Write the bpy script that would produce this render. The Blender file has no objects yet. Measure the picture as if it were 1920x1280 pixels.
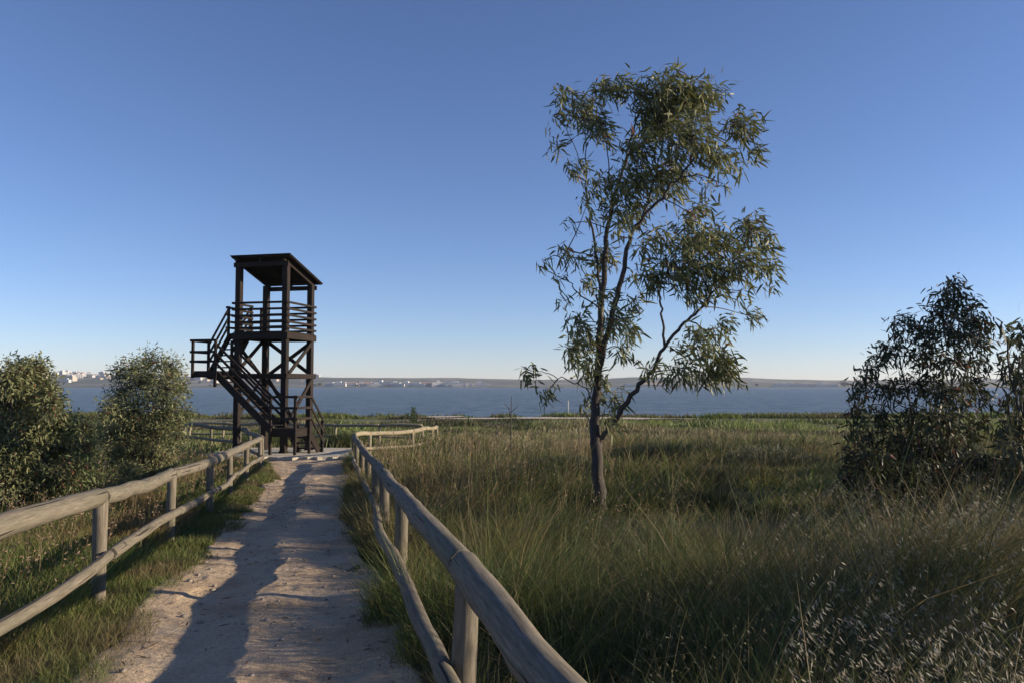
import bpy, math
import numpy as np
from mathutils import Vector, Matrix
R = math.radians
rng = np.random.default_rng(11)
scn = bpy.context.scene
col = scn.collection

# ---------------------------------------------------------------- camera, sky, sun, exposure
PITCH = R(3.1); FPX = 1493.0; EYE = 1.65
cam_d = bpy.data.cameras.new('camera'); cam_d.lens = 28.0; cam_d.sensor_width = 36.0
cam_d.clip_start = 0.05; cam_d.clip_end = 20000
cam = bpy.data.objects.new('camera', cam_d); col.objects.link(cam)
cam.location = (0, 0, EYE); cam.rotation_euler = (R(90)+PITCH, 0, 0)
scn.camera = cam
SUN_EL = R(15.5); SUN_AZ = R(91.0)          # azimuth clockwise from the view direction (+Y)
w = bpy.data.worlds.new('World'); scn.world = w; w.use_nodes = True
nt = w.node_tree; bg = nt.nodes['Background']
sky = nt.nodes.new('ShaderNodeTexSky'); sky.sky_type = 'NISHITA'; sky.sun_disc = False
sky.sun_elevation = SUN_EL; sky.sun_rotation = SUN_AZ
sky.altitude = 0; sky.air_density = 0.80; sky.dust_density = 0.02; sky.ozone_density = 4.0
tint = nt.nodes.new('ShaderNodeMix'); tint.data_type = 'RGBA'; tint.blend_type = 'MULTIPLY'; tint.inputs[0].default_value = 1.0
tint.inputs[7].default_value = (1.10, .95, 1.02, 1); nt.links.new(sky.outputs[0], tint.inputs[6]); nt.links.new(tint.outputs[2], bg.inputs[0]); bg.inputs[1].default_value = 0.102
sl = bpy.data.lights.new('sun', 'SUN'); sl.energy = 5.0; sl.angle = R(0.5); sl.color = (1.0, 0.83, 0.62)
so = bpy.data.objects.new('sun', sl); col.objects.link(so)
sd = Vector((math.sin(SUN_AZ)*math.cos(SUN_EL), math.cos(SUN_AZ)*math.cos(SUN_EL), math.sin(SUN_EL)))
so.rotation_euler = sd.to_track_quat('Z', 'Y').to_euler(); so.location = (20, 0, 20)
scn.view_settings.view_transform = 'Standard'; scn.view_settings.look = 'None'
scn.view_settings.exposure = 0.6; scn.view_settings.gamma = 1.0
scn.render.engine = 'CYCLES'
scn.cycles.use_denoising = True
scn.cycles.max_bounces = 6; scn.cycles.diffuse_bounces = 3; scn.cycles.transmission_bounces = 3
scn.cycles.glossy_bounces = 3; scn.cycles.transparent_max_bounces = 4; scn.cycles.volume_bounces = 1

# ---------------------------------------------------------------- helpers
def PX(px, py, Y):
    u = (px-960)/FPX; v = (640-py)/FPX
    wy = math.cos(PITCH)-v*math.sin(PITCH); wz = math.sin(PITCH)+v*math.cos(PITCH)
    return np.array([u*Y/wy, Y, EYE+wz*Y/wy])

_lat = rng.random((256, 256))
def vnoise(x, y):
    x = np.asarray(x, float); y = np.asarray(y, float)
    xi = np.floor(x).astype(int); yi = np.floor(y).astype(int); fx = x-xi; fy = y-yi
    fx = fx*fx*(3-2*fx); fy = fy*fy*(3-2*fy)
    a = _lat[xi % 256, yi % 256]; b = _lat[(xi+1) % 256, yi % 256]
    c = _lat[xi % 256, (yi+1) % 256]; d = _lat[(xi+1) % 256, (yi+1) % 256]
    return (a*(1-fx)+b*fx)*(1-fy)+(c*(1-fx)+d*fx)*fy
def fbm(x, y, o=3):
    s = 0; a = 0.5; t = 0
    for k in range(o):
        s = s+a*vnoise(np.asarray(x)*2**k+17.3*k, np.asarray(y)*2**k+5.1*k); t += a; a *= .5
    return s/t
def sstep(a, b, x):
    t = np.clip((x-a)/(b-a), 0, 1); return t*t*(3-2*t)

GY = [-10, 0, 5, 8, 10.8, 16, 20, 27, 40, 60, 80, 86, 95, 2000]
GZ = [0, 0, -.03, -.17, -.35, -.52, -.62, -.75, -1.0, -1.35, -1.62, -1.80, -2.6, -2.6]
PYS = [-3, 0, 4.4, 6.5, 10.5, 15, 20.9, 24.0, 26]
PXL = [-1.0, -1.4, -2.2, -2.75, -3.7, -4.75, -6.15, -7.3, -8.0]
PXR = [0.5, 0.15, -.62, -1.15, -2.15, -3.1, -4.25, -4.85, -5.1]
FRY = [-3, 0, 2.14, 3.69, 5.6, 6.66, 8.6, 11.5, 15.4, 18, 21, 23.4]
FRX = [1.6, .75, .19, -.235, -.70, -.92, -1.33, -1.93, -2.8, -3.4, -4.1, -4.62]
FLY = [-3, 0, 3, 4.7, 6.2, 8, 10, 12.8, 16.9, 21.5]
FLX = [-2.0, -2.35, -2.72, -3.02, -3.24, -3.65, -4.22, -4.8, -5.8, -6.75]
itp = np.interp
def pathL(y): return itp(y, PYS, PXL)
def pathR(y): return itp(y, PYS, PXR)
def path_in(x, y, jit=0.0):
    e = (fbm(np.asarray(x)*1.3+9, np.asarray(y)*1.3, 3)-.5)*.7
    return (x > pathL(y)+e+jit) & (x < pathR(y)+e*.6-jit) & (y < 25.6)
def G(x, y):
    z = itp(y, GY, GZ)
    n = (fbm(np.asarray(x)*.35+3, np.asarray(y)*.35+8, 3)-.5)
    dR = np.asarray(x)-itp(y, FRY, FRX)
    z = z+n*.22*sstep(.2, 3, np.abs(np.asarray(x)-(pathL(y)+pathR(y))/2)-1.2)*sstep(100, 60, y)
    hum = (vnoise(np.asarray(x)*.48+20.3, np.asarray(y)*.42+11.7)-.40)*.66+(vnoise(np.asarray(x)*1.05+2.3, np.asarray(y)*.95+31.7)-.5)*.14
    z = z+(hum*(1-np.exp(-((np.asarray(x)-1.4)**2+(np.asarray(y)-11.6)**2)/5))-.12*np.exp(-((np.asarray(x)-1.4)**2+(np.asarray(y)-12)**2)/4))*sstep(.9, 2.6, dR)*sstep(34, 24, y)
    return z

def tag(o, label=None, cat=None, group=None, kind=None):
    if label: o['label'] = label
    if cat: o['category'] = cat
    if group: o['group'] = group
    if kind: o['kind'] = kind
    return o
def empty(name, loc, rz=0, **k):
    o = bpy.data.objects.new(name, None); col.objects.link(o); o.location = loc; o.rotation_euler = (0, 0, rz)
    o.empty_display_size = .2
    return tag(o, **k)
def quadmesh(name, V, F, mat, parent=None, colr=None, lc=None, smooth=False, origin=None):
    me = bpy.data.meshes.new(name); V = np.asarray(V, np.float32)
    if origin is not None: V = V-np.asarray(origin, np.float32)
    me.vertices.add(len(V)); me.vertices.foreach_set('co', V.ravel())
    F = np.asarray(F, np.int32); me.loops.add(F.size); me.loops.foreach_set('vertex_index', F.ravel())
    me.polygons.add(len(F)); me.polygons.foreach_set('loop_start', np.arange(0, F.size, F.shape[1], dtype=np.int32))
    if smooth: me.polygons.foreach_set('use_smooth', np.ones(len(F), bool))
    if colr is not None:
        a = me.attributes.new('Col', 'FLOAT_COLOR', 'POINT')
        c = np.ones((len(V), 4), np.float32); c[:, :3] = colr; a.data.foreach_set('color', c.ravel())
    if lc is not None:
        a = me.attributes.new('lc', 'FLOAT_VECTOR', 'POINT'); a.data.foreach_set('vector', np.asarray(lc, np.float32).ravel())
    me.update(calc_edges=True); me.materials.append(mat)
    o = bpy.data.objects.new(name, me); col.objects.link(o)
    if parent: o.parent = parent
    if origin is not None and not parent: o.location = origin
    return o
class MB:
    """collects polygon pieces with a grain coordinate, links them as one mesh"""
    def __init__(s): s.v = []; s.f = []; s.l = []; s.sm = []
    def add(s, V, F, L=None, smooth=False):
        b = len(s.v); s.v += [tuple(map(float, p)) for p in V]; s.f += [tuple(i+b for i in f) for f in F]
        s.l += [tuple(map(float, p)) for p in (V if L is None else L)]; s.sm += [smooth]*len(F)
        return s
    def beam(s, a, b, w_, h_, up=(0, 0, 1), ch=.12):
        a = Vector(a); b = Vector(b); d = (b-a); n = d.length; d.normalize(); up = Vector(up)
        if abs(d.dot(up)) > .99: up = Vector((0, 1, 0))
        sx = d.cross(up).normalized(); sy = sx.cross(d).normalized()
        c = min(w_, h_)*ch; W = w_/2; H = h_/2
        prof = [(W-c, -H), (W, -H+c), (W, H-c), (W-c, H), (-W+c, H), (-W, H-c), (-W, -H+c), (-W+c, -H)]
        V = []; L = []; off = (a.x*3.1+a.y*1.7+a.z*2.3) % 7
        for q, t in ((a, 0), (b, n)):
            for x, y in prof: V.append(q+sx*x+sy*y); L.append((x+off, y, t))
        F = [(i, (i+1) % 8, 8+(i+1) % 8, 8+i) for i in range(8)]+[tuple(range(7, -1, -1)), tuple(range(8, 16))]
        return s.add(V, F, L)
    def tube(s, pts, rad, n=10, cap=True, rough=0.0, seed=0):
        pts = [Vector(p) for p in pts]; N = len(pts); V = []; L = []; t = 0; up = None
        for i, p in enumerate(pts):
            d = (pts[min(i+1, N-1)]-pts[max(i-1, 0)]).normalized()
            if up is None:
                up = Vector((0, 0, 1)) if abs(d.z) < .9 else Vector((0, 1, 0))
            sx = d.cross(up).normalized(); sy = sx.cross(d).normalized(); up = sy
            if i: t += (p-pts[i-1]).length
            for k in range(n):
                a = 2*math.pi*k/n; r = rad[i]
                if rough: r *= 1+rough*(float(vnoise(k*2.7+seed*3.3, t*3+seed))-.5)
                V.append(p+sx*(math.cos(a)*r)+sy*(math.sin(a)*r)); L.append((math.cos(a)*rad[i]+seed*.37, math.sin(a)*rad[i], t))
        F = [(i*n+k, i*n+(k+1) % n, (i+1)*n+(k+1) % n, (i+1)*n+k) for i in range(N-1) for k in range(n)]
        s.add(V, F, L, True)
        if cap:
            b = len(s.v)-len(V); s.f += [tuple(b+k for k in range(n-1, -1, -1)), tuple(b+(N-1)*n+k for k in range(n))]; s.sm += [False, False]
        return s
    def build(s, name, mat, parent=None, **k):
        me = bpy.data.meshes.new(name); me.from_pydata(s.v, [], s.f)
        a = me.attributes.new('lc', 'FLOAT_VECTOR', 'POINT'); a.data.foreach_set('vector', np.array(s.l, np.float32).ravel())
        me.polygons.foreach_set('use_smooth', np.array(s.sm, bool)); me.update(); me.materials.append(mat)
        o = bpy.data.objects.new(name, me); col.objects.link(o)
        if parent: o.parent = parent
        return tag(o, **k)

def norm(a): return a/np.maximum(np.linalg.norm(a, axis=-1, keepdims=True), 1e-9)
def strips(P, D, S, B, L, W, prof, ts):
    k = len(ts); n = len(P); V = np.empty((n, k, 2, 3), np.float32)
    for i, (p, t) in enumerate(zip(prof, ts)):
        c = P+D*(L*t)[:, None]+B*(L*t*t)[:, None]; s_ = S*(W*p*.5)[:, None]
        V[:, i, 0] = c-s_; V[:, i, 1] = c+s_
    base = (np.arange(n)*2*k)[:, None]+(np.arange(k-1)*2)[None, :]
    F = np.stack([base, base+1, base+3, base+2], -1).reshape(-1, 4)
    return V.reshape(-1, 3), F, 2*k
def joinq(parts):
    Vs = []; Fs = []; Cs = []; b = 0
    for V, F, C in parts:
        Vs.append(V); Fs.append(F+b); Cs.append(C); b += len(V)
    return np.concatenate(Vs), np.concatenate(Fs), np.concatenate(Cs)

# ---------------------------------------------------------------- materials
def mat(name):
    m = bpy.data.materials.new(name); m.use_nodes = True
    n = m.node_tree; return m, n, n.nodes['Principled BSDF'], n.nodes, n.links
def ramp(nodes, stops):
    r = nodes.new('ShaderNodeValToRGB'); e = r.color_ramp.elements
    while len(e) < len(stops): e.new(.5)
    for i, (p, c) in enumerate(stops): e[i].position = p; e[i].color = (*c, 1)
    return r
def noise(nodes, links, vec, scale, detail=4, rough=.55, sc=None):
    if sc is not None:
        mp = nodes.new('ShaderNodeMapping'); mp.inputs['Scale'].default_value = sc; links.new(vec, mp.inputs[0]); vec = mp.outputs[0]
    t = nodes.new('ShaderNodeTexNoise'); t.inputs['Scale'].default_value = scale; t.inputs['Detail'].default_value = detail
    t.inputs['Roughness'].default_value = rough; links.new(vec, t.inputs['Vector']); return t
def mix(nodes, links, f, a, b, mode='MIX'):
    m = nodes.new('ShaderNodeMix'); m.data_type = 'RGBA'; m.blend_type = mode
    for inp, v in ((m.inputs[0], f), (m.inputs[6], a), (m.inputs[7], b)):
        if hasattr(v, 'default_value') or hasattr(v, 'links'): links.new(v, inp)
        elif isinstance(v, (int, float)): inp.default_value = v
        else: inp.default_value = (*v, 1)
    return m.outputs[2]
def bump(nodes, links, h, strength, dist, bsdf):
    b = nodes.new('ShaderNodeBump'); b.inputs['Strength'].default_value = strength; b.inputs['Distance'].default_value = dist
    links.new(h, b.inputs['Height']); links.new(b.outputs[0], bsdf.inputs['Normal'])

def wood_mat(name, light, dark, patch, crack=.5, rough=.85, patchamt=.6, bs=.6):
    m, n, p, N, L = mat(name)
    at = N.new('ShaderNodeAttribute'); at.attribute_name = 'lc'
    oi = N.new('ShaderNodeObjectInfo'); vm = N.new('ShaderNodeVectorMath'); vm.operation = 'MULTIPLY_ADD'
    cx = N.new('ShaderNodeCombineXYZ')
    for i in range(3): L.new(oi.outputs['Random'], cx.inputs[i])
    L.new(cx.outputs[0], vm.inputs[0]); vm.inputs[1].default_value = (31, 17, 53); L.new(at.outputs['Vector'], vm.inputs[2])
    v = vm.outputs[0]
    g = noise(N, L, v, 70, 7, .78, (1, 1, .07)); r1 = ramp(N, [(.36, dark), (.62, light)]); L.new(g.outputs[0], r1.inputs[0])
    pt = noise(N, L, v, 3.0, 4, .6, (1, 1, .7)); r2 = ramp(N, [(.42, (0, 0, 0)), (.66, (patchamt,)*3)]); L.new(pt.outputs[0], r2.inputs[0])
    c1 = mix(N, L, r2.outputs[0], r1.outputs[0], patch)
    ck = noise(N, L, v, 34, 2, .45, (1, 1, .022)); r3 = ramp(N, [(.335, (crack,)*3), (.36, (0, 0, 0))]); L.new(ck.outputs[0], r3.inputs[0])
    c2 = mix(N, L, r3.outputs[0], c1, tuple(x*.22 for x in dark))
    kn = N.new('ShaderNodeTexVoronoi'); kn.inputs['Scale'].default_value = 5.0
    mp = N.new('ShaderNodeMapping'); mp.inputs['Scale'].default_value = (1, 1, .55); L.new(v, mp.inputs[0]); L.new(mp.outputs[0], kn.inputs['Vector'])
    r4 = ramp(N, [(.07, (.7,)*3), (.13, (0, 0, 0))]); L.new(kn.outputs['Distance'], r4.inputs[0])
    c3 = mix(N, L, r4.outputs[0], c2, tuple(x*.35 for x in dark))
    L.new(c3, p.inputs['Base Color']); p.inputs['Roughness'].default_value = rough; p.inputs['Specular IOR Level'].default_value = .15
    hm = N.new('ShaderNodeMath'); hm.operation = 'SUBTRACT'; L.new(g.outputs[0], hm.inputs[0]); L.new(r3.outputs[0], hm.inputs[1])
    bump(N, L, hm.outputs[0], bs, .006, p)
    return m
M_LOG = wood_mat('weathered_log', (.23, .20, .155), (.10, .085, .065), (.13, .125, .085), .85)
M_PALE = wood_mat('sunlit_pale_log', (.36, .31, .215), (.22, .185, .125), (.24, .21, .14), .6)  # paler copy of the log wood; sunlight on the far rails put into the colour
M_TOWER = wood_mat('dark_stained_timber', (.031, .025, .021), (.010, .008, .007), (.042, .027, .021), .5, .7, .5)

def leaf_mat(name, trans=.3, rough=.5, spec=.35):
    m, n, p, N, L = mat(name)
    at = N.new('ShaderNodeAttribute'); at.attribute_name = 'Col'
    L.new(at.outputs['Color'], p.inputs['Base Color']); p.inputs['Roughness'].default_value = rough; p.inputs['Specular IOR Level'].default_value = spec
    tr = N.new('ShaderNodeBsdfTranslucent'); hs = N.new('ShaderNodeHueSaturation'); hs.inputs['Value'].default_value = 1.25; hs.inputs['Saturation'].default_value = 1.15
    L.new(at.outputs['Color'], hs.inputs['Color']); L.new(hs.outputs[0], tr.inputs[0])
    mx = N.new('ShaderNodeMixShader'); mx.inputs[0].default_value = trans
    L.new(p.outputs[0], mx.inputs[1]); L.new(tr.outputs[0], mx.inputs[2]); L.new(mx.outputs[0], N['Material Output'].inputs[0])
    return m
M_GRASS = leaf_mat('grass_blades', .30, .6, .25)
M_LEAF = leaf_mat('gum_leaves', .2, .52, .28)

def bark_mat():
    m, n, p, N, L = mat('gum_bark')
    at = N.new('ShaderNodeAttribute'); at.attribute_name = 'lc'
    g = noise(N, L, at.outputs['Vector'], 22, 5, .6, (1, 1, .12)); r = ramp(N, [(.35, (.028, .022, .019)), (.6, (.065, .052, .043)), (.82, (.24, .205, .165))]); L.new(g.outputs[0], r.inputs[0])  # dark tones carry the trunk's shade, the palest one the sunlit stems
    pt = noise(N, L, at.outputs['Vector'], 2.2, 3, .5); r2 = ramp(N, [(.45, (0, 0, 0)), (.6, (.7,)*3)]); L.new(pt.outputs[0], r2.inputs[0])
    L.new(mix(N, L, r2.outputs[0], r.outputs[0], (.055, .044, .037)), p.inputs['Base Color']); p.inputs['Roughness'].default_value = .85
    bump(N, L, g.outputs[0], .7, .02, p); return m
M_BARK = bark_mat()

def ground_mat():
    m, n, p, N, L = mat('field_soil')
    tc = N.new('ShaderNodeTexCoord'); v = tc.outputs['Object']
    a = noise(N, L, v, 3.0, 6, .65); r = ramp(N, [(.3, (.045, .038, .022)), (.55, (.09, .078, .042)), (.75, (.15, .12, .075))]); L.new(a.outputs[0], r.inputs[0])
    b = noise(N, L, v, .12, 4, .6); r2 = ramp(N, [(.4, (0, 0, 0)), (.62, (.75,)*3)]); L.new(b.outputs[0], r2.inputs[0])
    L.new(mix(N, L, r2.outputs[0], r.outputs[0], (.095, .105, .035)), p.inputs['Base Color']); p.inputs['Roughness'].default_value = .95
    bump(N, L, a.outputs[0], .8, .05, p); return m
def path_mat(name, c0, c1, c2):
    m, n, p, N, L = mat(name)
    tc = N.new('ShaderNodeTexCoord'); v = tc.outputs['Object']
    a = noise(N, L, v, 1.3, 6, .65); r = ramp(N, [(.3, c0), (.5, c1), (.72, c2)]); L.new(a.outputs[0], r.inputs[0])
    f = noise(N, L, v, 60, 5, .7); r3 = ramp(N, [(.3, (.62,)*3), (.62, (1.12,)*3)]); L.new(f.outputs[0], r3.inputs[0])
    c = mix(N, L, 1.0, r.outputs[0], r3.outputs[0], 'MULTIPLY')
    vo = N.new('ShaderNodeTexVoronoi'); vo.inputs['Scale'].default_value = 22; L.new(v, vo.inputs['Vector'])
    r4 = ramp(N, [(.06, (.8,)*3), (.12, (0, 0, 0))]); L.new(vo.outputs['Distance'], r4.inputs[0])
    c = mix(N, L, r4.outputs[0], c, tuple(x*.5 for x in c0))
    L.new(c, p.inputs['Base Color']); p.inputs['Roughness'].default_value = .95; p.inputs['Specular IOR Level'].default_value = .15
    ad = N.new('ShaderNodeMath'); ad.operation = 'MULTIPLY_ADD'; L.new(f.outputs[0], ad.inputs[0]); ad.inputs[1].default_value = .25
    g = noise(N, L, v, 9, 5, .6); L.new(g.outputs[0], ad.inputs[2])
    bump(N, L, ad.outputs[0], .9, .03, p); return m
M_SOIL = ground_mat()
M_PATH = path_mat('sandy_path', (.36, .262, .165), (.49, .375, .25), (.56, .45, .32))
M_TRACK = path_mat('pale_track', (.50, .42, .32), (.60, .51, .40), (.66, .57, .46))
M_PAD = path_mat('pale_slab', (.44, .39, .30), (.52, .47, .37), (.60, .54, .43))

def water_mat():
    m, n, p, N, L = mat('lagoon_water')
    tc = N.new('ShaderNodeTexCoord'); v = tc.outputs['Object']
    a = noise(N, L, v, .55, 6, .7, (.45, 1, 1)); b = noise(N, L, v, .45, 7, .8, (1, .28, 1))
    r = ramp(N, [(.38, (.060, .105, .135)), (.62, (.185, .235, .255))]); L.new(b.outputs[0], r.inputs[0])  # light and dark sides of distant ripples painted into the base colour
    cr = noise(N, L, v, .7, 4, .65, (.8, .4, 1)); r2 = ramp(N, [(.66, (0, 0, 0)), (.73, (.7,)*3)]); L.new(cr.outputs[0], r2.inputs[0])
    L.new(mix(N, L, r2.outputs[0], r.outputs[0], (.42, .43, .44)), p.inputs['Base Color'])
    p.inputs['Roughness'].default_value = .38; p.inputs['IOR'].default_value = 1.33; p.inputs['Specular IOR Level'].default_value = .35
    bump(N, L, a.outputs[0], 1.0, .9, p); return m
M_WATER = water_mat()
def hill_mat():
    m, n, p, N, L = mat('far_shore_land')
    tc = N.new('ShaderNodeTexCoord'); v = tc.outputs['Object']
    a = noise(N, L, v, .012, 5, .65, (1, .5, 6)); r = ramp(N, [(.35, (.055, .068, .045)), (.5, (.105, .11, .08)), (.68, (.26, .23, .185))]); L.new(a.outputs[0], r.inputs[0])
    b = noise(N, L, v, .06, 4, .6, (1, .5, 8)); r2 = ramp(N, [(.52, (0, 0, 0)), (.6, (.8,)*3)]); L.new(b.outputs[0], r2.inputs[0])
    L.new(mix(N, L, r2.outputs[0], r.outputs[0], (.06, .075, .05)), p.inputs['Base Color']); p.inputs['Roughness'].default_value = 1; return m
M_HILL = hill_mat()
def flat(name, c, rough=.8):
    m, n, p, N, L = mat(name); tc = N.new('ShaderNodeTexCoord')
    a = noise(N, L, tc.outputs['Object'], 4, 4, .6); r = ramp(N, [(.3, tuple(x*.85 for x in c)), (.7, tuple(min(1, x*1.1) for x in c))]); L.new(a.outputs[0], r.inputs[0])
    L.new(r.outputs[0], p.inputs['Base Color']); p.inputs['Roughness'].default_value = rough; return m
M_WHITE = flat('white_render', (.54, .53, .50)); M_OCHRE = flat('ochre_render', (.50, .42, .34)); M_WIN = flat('dark_window', (.08, .09, .11), .3)
M_TILE = flat('roof_tile', (.42, .27, .2)); M_STONE = flat('grey_stone', (.30, .26, .22)); M_STAKE = flat('pale_stake', (.55, .52, .46))

# ---------------------------------------------------------------- ground, path, pad, track, water, far land
def axis(segs):
    out = []
    for a, b, st in segs: out += list(np.arange(a, b, st))
    return np.array(out+[segs[-1][1]])
gx = axis([(-400, -60, 20), (-60, -16, 2), (-16, 16, .16), (16, 60, 2), (60, 400, 20)]); gy = axis([(-8, 16, .16), (16, 40, .4), (40, 100, 1.2), (100, 160, 20)])
X, Y = np.meshgrid(gx, gy); Z = G(X, Y)
Z = Z-.06*path_in(X, Y, .12)
def grid(X, Y, Z):
    ny, nx = X.shape; V = np.stack([X, Y, Z], -1).reshape(-1, 3)
    i = np.arange(ny-1)[:, None]*nx+np.arange(nx-1)[None, :]
    return V, np.stack([i, i+1, i+1+nx, i+nx], -1).reshape(-1, 4)
V, F = grid(X, Y, Z); tag(quadmesh('ground', V, F, M_SOIL, smooth=True), kind='structure')
def path_h(x, y, s):
    """surface of the path; s runs 0..1 across it"""
    wheel = -.030*np.exp(-((s-.30)/.10)**2)-.030*np.exp(-((s-.72)/.11)**2)
    h = (fbm(x*1.7, y*1.1+4, 3)-.5)*.06+(fbm(x*5, y*5+3, 3)-.5)*.022-.014*sstep(.62, .70, vnoise(x*3.1+7, y*2.3))+(vnoise(x*23, y*19)-.5)*.007
    return G(x, y)+.03+wheel+h
ty = axis([(-3, 9, .04), (9, 25.7, .08)]); s = np.linspace(0, 1, 90)
S, TY = np.meshgrid(s, ty)
xl = pathL(TY)-.25+(fbm(TY*1.1, TY*0+3)-.5)*.3; xr = pathR(TY)+.25+(fbm(TY*1.3, TY*0+33)-.5)*.3
PXX = xl+(xr-xl)*S; PZ = path_h(PXX, TY, S); PZ = PZ-.07*(sstep(.06, 0, S)+sstep(.94, 1, S))
V, F = grid(PXX, TY, PZ); tag(quadmesh('path', V, F, M_PATH, smooth=True), kind='structure')
# pale slab under the tower with a broken front edge
mb = MB(); fr = []; zb = float(itp(27, GY, GZ))
for k in range(25):
    t = k/24; x = -8.6+t*3.75; fr.append((x, 25.05+.5*t**2*0+.28*float(vnoise(k*.8, 4))+.9*max(0, t-.72)))
bk = [(-4.85-t*1.6*0, 30.3) for t in (0,)]+[(-9.6, 30.6)]
top = [(x, y, float(G(x, y))+.10+.02*float(vnoise(x*2, y*2))) for x, y in fr]+[(-4.9, 27.5, zb+.10), (-5.6, 30.3, float(itp(30.3, GY, GZ))+.09), (-10.2, 30.6, float(itp(30.6, GY, GZ))+.09), (-10.2, 26.5, zb+.12)]
bot = [(x, y-.0, z-.4) for x, y, z in top]; n = len(top)
mb.add(top+bot, [tuple(range(n))]+[(i, n+i, n+(i+1) % n, (i+1) % n) for i in range(n)])
mb.build('paved_pad', M_PAD, kind='structure')
# sandy track along the shore
tx = np.linspace(-7, 17.5, 80); tt = np.linspace(0, 1, 8); TT, TX = np.meshgrid(tt, tx)
wd = 6.5*np.clip(1.15-np.abs(TX-5)/13, .1, 1); TYY = 74+1.2*np.sin(TX*.33)+(TT-.5)*wd+(fbm(TX*.3, TX*0)-.5)*1.5
TZ = G(TX, TYY)+.13; V, F = grid(TX, TYY, TZ); tag(quadmesh('track', V, F, M_TRACK, smooth=True), kind='structure')
tx = np.linspace(-9, -4.5, 20); TT, TX = np.meshgrid(tt, tx); TYY = 79.5+(TT-.5)*6*np.sin((TX+9)/4.5*math.pi)+TX*.2
V, F = grid(TX, TYY, G(TX, TYY)+.16); tag(quadmesh('sand_patch', V, F, M_TRACK, smooth=True), kind='structure')
V, F = grid(*[a for a in (lambda X, Y: (X, Y, X*0-1.72))(*np.meshgrid(np.linspace(-2500, 2500, 60), axis([(84, 200, 4), (200, 1080, 40)])))])
tag(quadmesh('water', V, F, M_WATER, smooth=True), kind='structure')
hx = np.linspace(-2400, 2400, 500); hy = np.array([985, 1000, 1030, 1080, 1150, 1250, 1350, 1450, 1550, 1620, 1750, 2100])
HX, HY = np.meshgrid(hx, hy); ppx = 960+FPX*HX/HY
prof = itp(ppx, [-400, 0, 150, 350, 600, 900, 1000, 1130, 1180, 1400, 1440, 1600, 1920, 2500], [700, 702, 703, 707, 708, 711, 713, 712, 708, 709, 712, 714, 712, 712])
HH = (721-prof)/FPX*1560+1.65
HZ = -2.6+(HH+2.6)*sstep(985, 1560, HY)**.8*(HY <= 1560)+(HY > 1560)*(HH+2.6)*sstep(2100, 1560, HY)
HZ = HZ+(1.6*(HY > 990))+(fbm(HX*.01, HY*.01)-.5)*3*sstep(1000, 1300, HY)+(fbm(HX*.03, HY*.02)-.5)*1.6*sstep(1000, 1200, HY)
V, F = grid(HX, HY, HZ); tag(quadmesh('hills', V, F, M_HILL, smooth=True), kind='structure')
def hill_z(x, y):
    j = min(max(int(np.searchsorted(hy, y))-1, 0), len(hy)-2); t = (y-hy[j])/(hy[j+1]-hy[j])
    return float(np.interp(x, hx, HZ[j])*(1-t)+np.interp(x, hx, HZ[j+1])*t)

# ---------------------------------------------------------------- log fences
def log_fence(name, pts, posts, mat_, top_h=.85, low_h=.39, rt=.068, rl=.047, rp=.055, inner=1, low=True, seed=0, label=''):
    """pts: plan polyline (x,y); posts: indices/positions along y or arc; rails run post to post"""
    root = empty(name, (posts[0][0], posts[0][1], float(G(posts[0][0], posts[0][1]))), label=label, cat='fence'); o = Vector(root.location)
    lr = np.random.default_rng(seed)
    P = [Vector((x, y, float(itp(y, GY, GZ)))) for x, y in posts]
    for i, p in enumerate(P):
        h = top_h-.02; lean = Vector((lr.normal(0, .012), lr.normal(0, .012), 0)); r = rp*lr.uniform(.93, 1.08)
        zs = [-.35, 0, .2, .45, .7, h]; mb = MB()
        mb.tube([p-o+Vector((0, 0, z))+lean*z for z in zs], [r*lr.uniform(.97, 1.03) for _ in zs], 14, True, .08, seed+i)
        mb.build('post', mat_, root)
    for lev in (0, 1) if low else (0,):
        H = top_h if lev == 0 else low_h; rr = rt if lev == 0 else rl
        for i in range(len(P)-1):
            a = P[i]; b = P[i+1]; d = b-a; Ln = d.length; dn = d.normalized(); side = Vector((-dn.y, dn.x, 0))*inner
            off = side*(rp+rr*.55)*lev; k = max(5, int(Ln/.22)); q = []; rs = []
            bow = lr.normal(0, .02); bow2 = lr.normal(0, .022); r0 = rr*lr.uniform(.92, 1.08); tp = lr.uniform(-.12, .12)
            prev = (P[i]-P[i-1]).normalized() if i else dn; nxt = (P[i+2]-P[i+1]).normalized() if i+2 < len(P) else dn
            m0 = (prev+dn)*.5*Ln; m1 = (dn+nxt)*.5*Ln
            for j in range(k+1):
                t = j/k; e = .010/Ln
                tt_ = e+(1-2*e)*t; h00 = 2*tt_**3-3*tt_**2+1; h10 = tt_**3-2*tt_**2+tt_; h01 = -2*tt_**3+3*tt_**2; h11 = tt_**3-tt_**2
                c = a*h00+m0*h10+b*h01+m1*h11; c.z = a.z*(1-t)+b.z*t
                c = c+off+Vector((0, 0, H+bow2*math.sin(math.pi*t)+.020*(float(vnoise(i*9.1+t*Ln*1.7+seed, lev*5.3))-.5)))+side*.03*(float(vnoise(i*3.7+t*Ln*1.5, seed+lev*2.9))-.5)+side*bow*math.sin(math.pi*t)
                q.append(c-o); rs.append(r0*(1+tp*(t-.5))*(1 if 0 < j < k else .86))
            q.insert(1, q[0]+(q[1]-q[0])*.12); rs.insert(1, r0*(1-tp*.5)); q.insert(-1, q[-1]+(q[-2]-q[-1])*.12); rs.insert(-1, r0*(1+tp*.5))
            MB().tube(q, rs, 18, True, .20, seed*7+i*3+lev).build('top_rail' if lev == 0 else 'lower_rail', mat_, root)
    return root
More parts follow.
